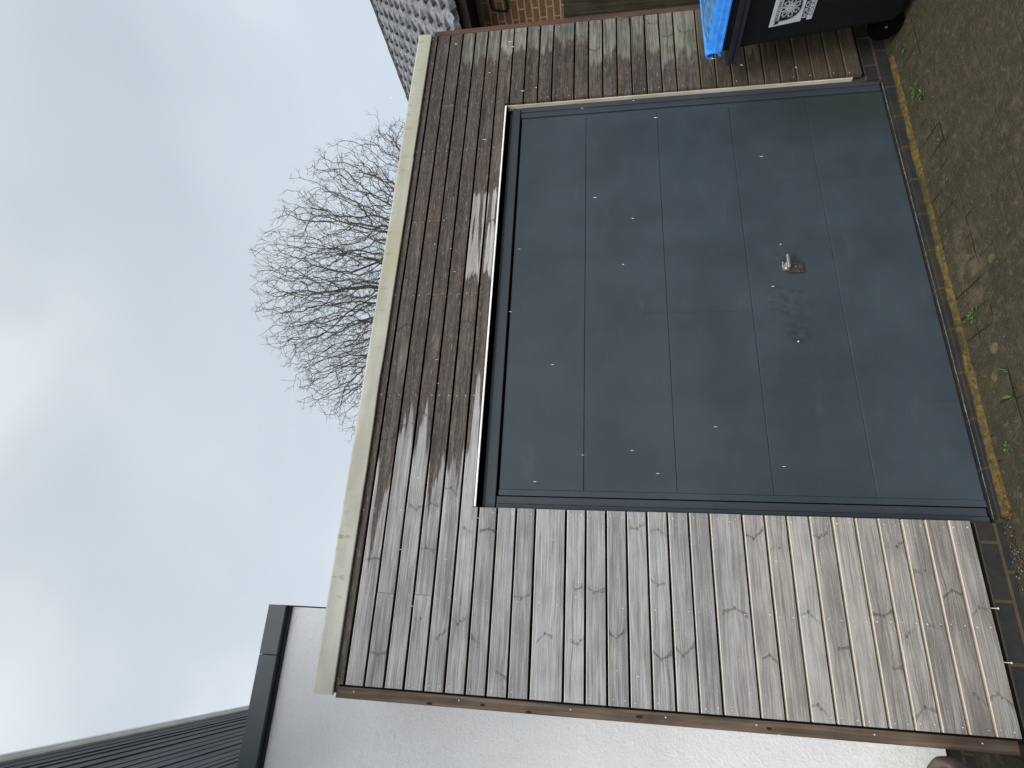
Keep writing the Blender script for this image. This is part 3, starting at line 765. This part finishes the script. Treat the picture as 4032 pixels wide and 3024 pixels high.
for i in range(h-1):
    mb.bm.faces.new((A[i], A[i+1], A[n-2-i], A[n-1-i])); mb.bm.faces.new((B[i], B[i+1], B[n-2-i], B[n-1-i]))
o = mb.build('hinge_lip', M['blue'], wb, smooth=False)
for wx in (3.085, 3.345):
    mb = MB(); wy, wz_, wr = -.150, gz(3.1)+.078, .078; rings = []
    for dx_, rr_ in ((-.018, wr*.82), (-.016, wr*.97), (-.008, wr), (.012, wr), (.020, wr*.97), (.022, wr*.82)):
        rings.append([(wx+dx_, wy+rr_*math.cos(6.283*k/28), wz_+rr_*math.sin(6.283*k/28)) for k in range(28)])
    mb.loft(rings); w_ = mb.build('wheel', M['rubber'], wb, smooth=False)
mb = MB(); mb.tube([(3.063, -.15, gz(3.1)+.078), (3.37, -.15, gz(3.1)+.078)], .006, 10); mb.build('axle', M['chrome'], wb)
# sticker on the side that faces the door
SL = math.hypot(.125, .73); ud = Vector((-.125, 0, .73)).normalized(); nd = Vector((-.73, 0, -.125)).normalized()
S0 = Vector((bxz(.513), -.300, .513)); SW, SH = .158, .198
def sp(s, t, o_=.0012): return S0+Vector((0, -1, 0))*s*SW+ud*t*SH+nd*o_
mb = MB()
f = [sp(0, 0), sp(1, 0), sp(1, 1), sp(0, 1)]; b_ = [sp(0, 0, -.001), sp(1, 0, -.001), sp(1, 1, -.001), sp(0, 1, -.001)]
mb.loft([b_, f]); st = mb.build('sticker', M['white_vinyl'], wb)
def flat(name, polys, mat, o_):
    mb = MB()
    for pl in polys: mb.poly([sp(s, t, o_) for s, t in pl])
    ob = mb.build(name, mat, None, fix=False); ob.data.transform(Matrix.Translation(-BO)); ob.parent = st; return ob
# shield
def shield(c=.5, top=.80, w=.36, bot=.34, k=1.0):
    pts = [(c-w, top), (c+w, top)]
    for i in range(1, 9):
        a = i/8; pts.append((c+w*math.cos(a*math.pi/2)**.75, top-.12-(top-.12-bot)*math.sin(a*math.pi/2)))
    for i in range(7, 0, -1):
        a = i/8; pts.append((c-w*math.cos(a*math.pi/2)**.75, top-.12-(top-.12-bot)*math.sin(a*math.pi/2)))
    pts.append((c-w, top-.12)); return pts
flat('shield_outline', [shield(w=.395, bot=.318, top=.807)], M['rose'], .0016)
flat('shield', [shield()], M['ink'], .0020)
pet = []; asp = SW/SH
def petal(cx, cy, a, r0_, r1_, w):
    d = (math.cos(a), math.sin(a)); q = (-d[1], d[0]); pts = []
    for u_, v_ in ((r0_, -.35*w), ((r0_+r1_)/2, -w), (r1_*.93, -.8*w), (r1_*.86, 0), (r1_, .0), (r1_*.93, .8*w), ((r0_+r1_)/2, w), (r0_, .35*w)):
        pts.append((cx+(d[0]*u_+q[0]*v_)/1.0, cy+(d[1]*u_+q[1]*v_)*asp))
    return pts
flat('rose_petals', [petal(.5, .60, R(90+51.4*k), .08, .31, .085) for k in range(7)], M['rose'], .0024)
flat('rose_petal_centres', [petal(.5, .60, R(90+51.4*k), .15, .265, .040) for k in range(7)], M['ink'], .0027)
ring_ = [(.5+.105*math.cos(6.283*k/20), .60+.105*asp*math.sin(6.283*k/20)) for k in range(20)]
flat('rose_heart', [ring_], M['white_vinyl'], .0030)
flat('rose_ring', [[(.5+.07*math.cos(6.283*k/20), .60+.07*asp*math.sin(6.283*k/20)) for k in range(20)]], M['greyink'], .0033)
flat('rose_eye', [[(.5+.048*math.cos(6.283*k/20), .60+.048*asp*math.sin(6.283*k/20)) for k in range(20)]], M['white_vinyl'], .0036)
flat('ribbon', [[(.12, .83), (.88, .83), (.86, .915), (.14, .915)]], M['rose'], .0024)
flat('ribbon_tail', [[(.07, .80), (.17, .80), (.17, .885), (.10, .885), (.05, .92)]], M['ink'], .0028)
flat('ribbon_tail', [[(.83, .80), (.93, .80), (.95, .92), (.90, .885), (.83, .885)]], M['ink'], .0028)
marks = []; sx = .20
for k in range(9):
    h0 = .845; marks.append([(sx, h0), (sx+.018, h0), (sx+.018, h0+.055), (sx, h0+.055)])
    if k % 2 == 0: marks.append([(sx+.022, h0+.040), (sx+.046, h0+.040), (sx+.046, h0+.055), (sx+.022, h0+.055)])
    if k % 3 == 0: marks.append([(sx+.022, h0), (sx+.046, h0), (sx+.046, h0+.013), (sx+.022, h0+.013)])
    sx += .067
flat('ribbon_lettering', marks, M['ink'], .0030)
flat('dark_band', [[(.0, .128), (1.0, .128), (1.0, .262), (.0, .262)]], M['ink'], .0020)
def words(txt, s0, s1, t0, t1, mat, o_):
    cu = bpy.data.curves.new(txt, 'FONT'); cu.body = txt; cu.size = 1; cu.offset = .012
    ob = bpy.data.objects.new('tmp', cu); COL.objects.link(ob)
    bpy.context.view_layer.update()
    me_ = bpy.data.meshes.new_from_object(ob.evaluated_get(bpy.context.evaluated_depsgraph_get()))
    bpy.data.objects.remove(ob)
    xs_ = [v.co.x for v in me_.vertices]; ys_ = [v.co.y for v in me_.vertices]
    for v in me_.vertices:
        s = s0+(v.co.x-min(xs_))/(max(xs_)-min(xs_))*(s1-s0); t = t0+(v.co.y-min(ys_))/(max(ys_)-min(ys_))*(t1-t0)
        v.co = sp(s, t, o_)-BO
    ob = bpy.data.objects.new('lettering', me_); COL.objects.link(ob); me_.materials.clear(); me_.materials.append(mat); ob.parent = st
    return ob
words('BOROUGH', .09, .91, .145, .245, M['white_vinyl'], .0026)
words('COUNCIL', .13, .87, .018, .112, M['greyink'], .0026)

# ------------------------------------------------------------------ brown pot, bottom left
PX, PY = -.262, -.05
pot = empty('plant_pot', (PX, PY, gz(PX)), 'tall brown plant pot with a rolled rim against the white wall', 'plant pot')
mb = MB(); rings = []
for r_, z in ((.135, 0), (.142, .01), (.160, .15), (.172, .30), (.178, .318), (.184, .328), (.196, .332), (.202, .346), (.201, .364), (.192, .374), (.180, .374), (.172, .364), (.169, .343), (.166, .29)):
    rings.append([(PX+r_*math.cos(6.283*k/40), PY+r_*math.sin(6.283*k/40), gz(PX)+z) for k in range(40)])
mb.loft(rings, cap=False); mb.build('pot_wall', M['pot'], pot, smooth=True)
mb = MB(); c0 = [(PX+.1705*math.cos(6.283*k/30), PY+.1705*math.sin(6.283*k/30), gz(PX)+.315) for k in range(30)]; mb.poly(c0)
mb.build('soil', M['soil'], pot)

# ------------------------------------------------------------------ bare trees beyond the roof
def grow(base, fork, cen, rad, natt, step, seed, name, label, twig_n=3, tip=.0036, extra=()):
    rnd = random.Random(seed); att = []
    while len(att) < natt:
        p = Vector((rnd.uniform(-1, 1), rnd.uniform(-1, 1), rnd.uniform(-.75, 1)))
        l = p.length
        if p.z > 0 and (p.x+p.z > 1.12 or p.z-p.x > 1.27): continue
        if l > 1 or (l < .45 and rnd.random() < .7): continue
        q = Vector((p.x*rad[0], p.y*rad[1], p.z*rad[2]))
        k_ = 1+.10*mnoise.noise((p.x*3.1+seed, p.y*3.1, p.z*3.1))
        if l > .86 and mnoise.noise((q.x*1.1, q.y*1.1+seed, q.z*1.1)) < -.05: continue
        att.append(cen+q*k_)
    for c_, r_, n_ in extra:
        for _ in range(n_): att.append(Vector(c_)+Vector((rnd.gauss(0, r_), rnd.gauss(0, r_), rnd.gauss(0, r_))))
    nodes = []; par = []
    p = Vector(base); nodes.append(p); par.append(-1)
    d = (Vector(fork)-p); n = max(2, int(d.length/step))
    for i in range(1, n+1):
        nodes.append(Vector(base)+d*i/n+Vector((rnd.uniform(-.04, .04), rnd.uniform(-.04, .04), 0))); par.append(len(nodes)-2)
    # main limbs
    st_ = len(nodes)-1
    for k in range(9):
        a = k*2.4+rnd.random(); el = rnd.uniform(.45, 1.35)
        dd = Vector((math.cos(a)*math.cos(el), math.sin(a)*math.cos(el), math.sin(el))); last = st_-rnd.choice((0, 1, 2, 3)); q = nodes[last].copy()
        for s_ in range(int(rnd.uniform(5, 9))):
            dd = (dd+Vector((rnd.gauss(0, .12), rnd.gauss(0, .12), rnd.gauss(.04, .1)))).normalized(); q = q+dd*step; nodes.append(q.copy()); par.append(last); last = len(nodes)-1
    kill = step*1.25; alive = att
    for it in range(120):
        kd = kdtree.KDTree(len(nodes))
        for i, q in enumerate(nodes): kd.insert(q, i)
        kd.balance(); pull = {}; nxt = []
        for a in alive:
            co, i, dist = kd.find(a)
            if dist < kill: continue
            nxt.append(a)
            if dist < 3.0: pull.setdefault(i, []).append((a-co).normalized())
        if not pull or len(nxt) < 15: break
        alive = nxt
        for i, ds in pull.items():
            v = sum(ds, Vector())/len(ds)
            if par[i] >= 0: v += (nodes[i]-nodes[par[i]]).normalized()*.45
            v += Vector((rnd.gauss(0, .30), rnd.gauss(0, .30), rnd.gauss(.04, .30)))
            if v.length < 1e-3: continue
            nodes.append(nodes[i]+v.normalized()*step*rnd.uniform(.8, 1.15)); par.append(i)
    ch = [0]*len(nodes)
    for i, q in enumerate(par):
        if q >= 0: ch[q] += 1
    # twiglets at the ends and along fine shoots
    core = len(nodes)
    for i in range(core):
        if i < st_+10: continue
        if ch[i] == 0 or (ch[i] == 1 and rnd.random() < .45):
            d0 = (nodes[i]-nodes[par[i]]).normalized()
            for _ in range(twig_n if ch[i] == 0 else 1):
                dd = (d0+Vector((rnd.gauss(0, .6), rnd.gauss(0, .6), rnd.gauss(.15, .5)))).normalized(); last = i; q = nodes[i]
                for s_ in range(rnd.choice((1, 2, 2, 3))):
                    dd = (dd+Vector((rnd.gauss(0, .35), rnd.gauss(0, .35), rnd.gauss(.1, .3)))).normalized()
                    q = q+dd*step*rnd.uniform(.4, .7); nodes.append(q); par.append(last); last = len(nodes)-1
    N = len(nodes); ex = 2.15; acc = [0.0]*N; nch = [0]*N
    for i in range(N-1, -1, -1):
        if acc[i] == 0: acc[i] = tip**ex
        if par[i] >= 0: acc[par[i]] += acc[i]
    rad_ = [a**(1/ex) for a in acc]
    r0_ = rad_[0]
    def tubes(sel, nm, mat, sides):
        verts, faces = [], []
        for i in sel:
            a, b = nodes[par[i]], nodes[i]; d = (b-a).normalized(); o_ = d.orthogonal().normalized(); o2 = d.cross(o_)
            ra, rb = min(rad_[par[i]], rad_[i]*1.25), rad_[i]; k0 = len(verts); n_ = sides
            for c_, r_ in ((a, ra), (b, rb)):
                for k in range(n_): verts.append(c_+(o_*math.cos(6.283*k/n_)+o2*math.sin(6.283*k/n_))*r_)
            for k in range(n_): faces.append((k0+k, k0+(k+1) % n_, k0+n_+(k+1) % n_, k0+n_+k))
        me_ = bpy.data.meshes.new(nm); me_.from_pydata([v-root.location for v in verts], [], faces); me_.materials.append(mat)
        ob = bpy.data.objects.new(nm, me_); COL.objects.link(ob); ob.parent = root
    root = empty(name, base, label, 'tree')
    big = [i for i in range(1, N) if rad_[i] > .055]; small = [i for i in range(1, N) if rad_[i] <= .055]
    tubes(big, 'trunk', M['bark'], 7); tubes(small, 'crown', M['twig'], 3)
    print(name, 'nodes', N, 'trunk r', r0_)
grow((11.6, 15.5, -.1), (11.5, 15.5, 5.0), Vector((11.65, 15.5, 8.9)), (6.35, 5.0, 5.2), 15000, .175, 3, 'bare_tree', 'large leafless tree with a rounded crown rising beyond the garage roof',
     extra=(((18.7, 15.0, 10.1), .35, 60),))
grow((4.6, 16, -.1), (4.7, 16, 4.6), Vector((4.7, 16, 7.6)), (1.9, 1.9, 2.45), 500, .26, 11, 'bare_tree', 'small leafless treetop just left of the large crown at the roof edge')

# ------------------------------------------------------------------ weeds, litter
def weed(x, y, r, n, label, grass=False):
    rnd = random.Random(int(x*1000)); z = gz(x)
    mb = MB()
    for k in range(n):
        a = rnd.random()*6.283; d = Vector((math.cos(a), math.sin(a), 0)); q = Vector((-d.y, d.x, 0)); c = Vector((x, y, z))+d*rnd.uniform(0, r)
        if grass:
            L_ = rnd.uniform(.012, .030); w = .0012
            p0, p1, p2 = c, c+d*L_*.35+Vector((0, 0, L_*.6)), c+d*L_*.9+Vector((0, 0, L_*.75))
            mb.poly([p0-q*w, p0+q*w, p1+q*w, p1-q*w]); mb.poly([p1-q*w, p1+q*w, p2])
        else:
            L_ = rnd.uniform(.009, .018); w = L_*.36; h = rnd.uniform(.004, .016)
            p = [c+Vector((0, 0, h*.5)), c+d*L_*.5+q*w+Vector((0, 0, h)), c+d*L_+Vector((0, 0, h*.8)), c+d*L_*.5-q*w+Vector((0, 0, h))]
            mb.poly([p[0], p[1], p[2]]); mb.poly([p[0], p[2], p[3]])
    root_ = Vector((x, y, z))
    for v in mb.bm.verts: v.co -= root_
    o = mb.build('weed', M['weed'], None, fix=False); o.location = root_
    return tag(o, label, 'weed', 'weeds growing in the paving')
weed(2.674, -.121, .030, 30, 'leafy green weed clump on the paving nearest the bin')
weed(2.60, -.15, .022, 24, 'smaller leafy weed clump just in front of the one beside the bin')
weed(2.936, -.121, .014, 9, 'tiny green seedling beside the base of the bin')
weed(1.818, -.026, .016, 14, 'green weed rooted in the ochre mortar strip below the door handle', True)
weed(1.475, -.115, .028, 26, 'bright green weed on the lichen patch of paving', False)
weed(1.095, -.20, .022, 14, 'grassy green tuft near the left end of the paving joint', True)
weed(.93, -.115, .016, 10, 'small green seedling near the left door post', False)
weed(1.19, -.205, .016, 8, 'thin grass tuft in the long paving joint', True)
weed(2.30, -.20, .01, 6, 'tiny pale seedling in the middle of the paving', False)
def litter(name, mat, pts, size, label, cat):
    mb = MB()
    for x, y, z, s in pts:
        a = random.random()*6.283; d = Vector((math.cos(a), math.sin(a), random.uniform(-.2, .3)))*s; q = Vector((-d.y, d.x, random.uniform(0, .2)*s))*random.uniform(.35, .7); c = Vector((x, y, z+s*.25)); up = Vector((0, 0, s*.25))
        V = [c+d, c+q, c-d*.8, c-q*.9, c+up*1.2, c-up]; V = [mb.bm.verts.new(v) for v in V]
        for i in range(4):
            mb.bm.faces.new((V[i], V[(i+1) % 4], V[4])); mb.bm.faces.new((V[(i+1) % 4], V[i], V[5]))
    return tag(mb.build(name, mat, None), label, cat, kind='stuff')
rnd = random.Random(5)
pts = [(rnd.uniform(.3, 3.2), -.03-abs(rnd.gauss(0, .16)), 0, rnd.uniform(.0012, .0034)) for _ in range(420)]
pts = [(x, y, gz(x), s) for x, y, z, s in pts]
pts += [(rnd.gauss(.62, .10), -.01+rnd.gauss(0, .018), gz(.6)+.004, rnd.uniform(.002, .006)) for _ in range(70)]
pts += [(1.86, -.02, gz(1.86)+.010, .009), (1.07, -.055, gz(1), .004), (1.22, -.09, gz(1), .004)]
litter('grit', M['grit'], pts, 0, 'pale grit and small stones scattered over the paving', 'grit')
pts = [(rnd.uniform(.4, 3.3), -.012-abs(rnd.gauss(0, .012)), 0, rnd.uniform(.003, .007)) for _ in range(60)]
pts += [(rnd.gauss(1.32, .03), -.018+rnd.gauss(0, .012), 0, rnd.uniform(.004, .009)) for _ in range(30)]
pts += [(rnd.gauss(.66, .08), -.015+rnd.gauss(0, .02), 0, rnd.uniform(.004, .009)) for _ in range(60)]
pts = [(x, y, gz(x)+.006, s) for x, y, z, s in pts]
litter('leaf_litter', M['deadleaf'], pts, 0, 'brown leaf litter gathered along the foot of the garage', 'leaves')
# drops of sleet falling in front of the garage
mb = MB(); rnd = random.Random(12)
for _ in range(60):
    t = rnd.uniform(.9, 2.6); d = (Fw+Rt*rnd.uniform(-.62, .62)+Up*rnd.uniform(-.5, .40)); p = CAM+d*t
    if p.y > -.03 or p.z > 2.4: continue
    s = .0007*t/1.5; l = s*rnd.uniform(3, 10)
    vs = [p+Vector((s, 0, 0)), p+Vector((0, s, 0)), p-Vector((s, 0, 0)), p-Vector((0, s, 0)), p+Vector((s*.4, 0, l)), p-Vector((s*.4, 0, l))]
    V = [mb.bm.verts.new(v) for v in vs]
    for i in range(4):
        mb.bm.faces.new((V[i], V[(i+1) % 4], V[4])); mb.bm.faces.new((V[(i+1) % 4], V[i], V[5]))
gs = plain('sleet_ice', (.75, .78, .80), .4, .4)
tag(mb.build('sleet', gs), 'scattered drops of sleet falling in front of the garage', 'sleet', kind='stuff')
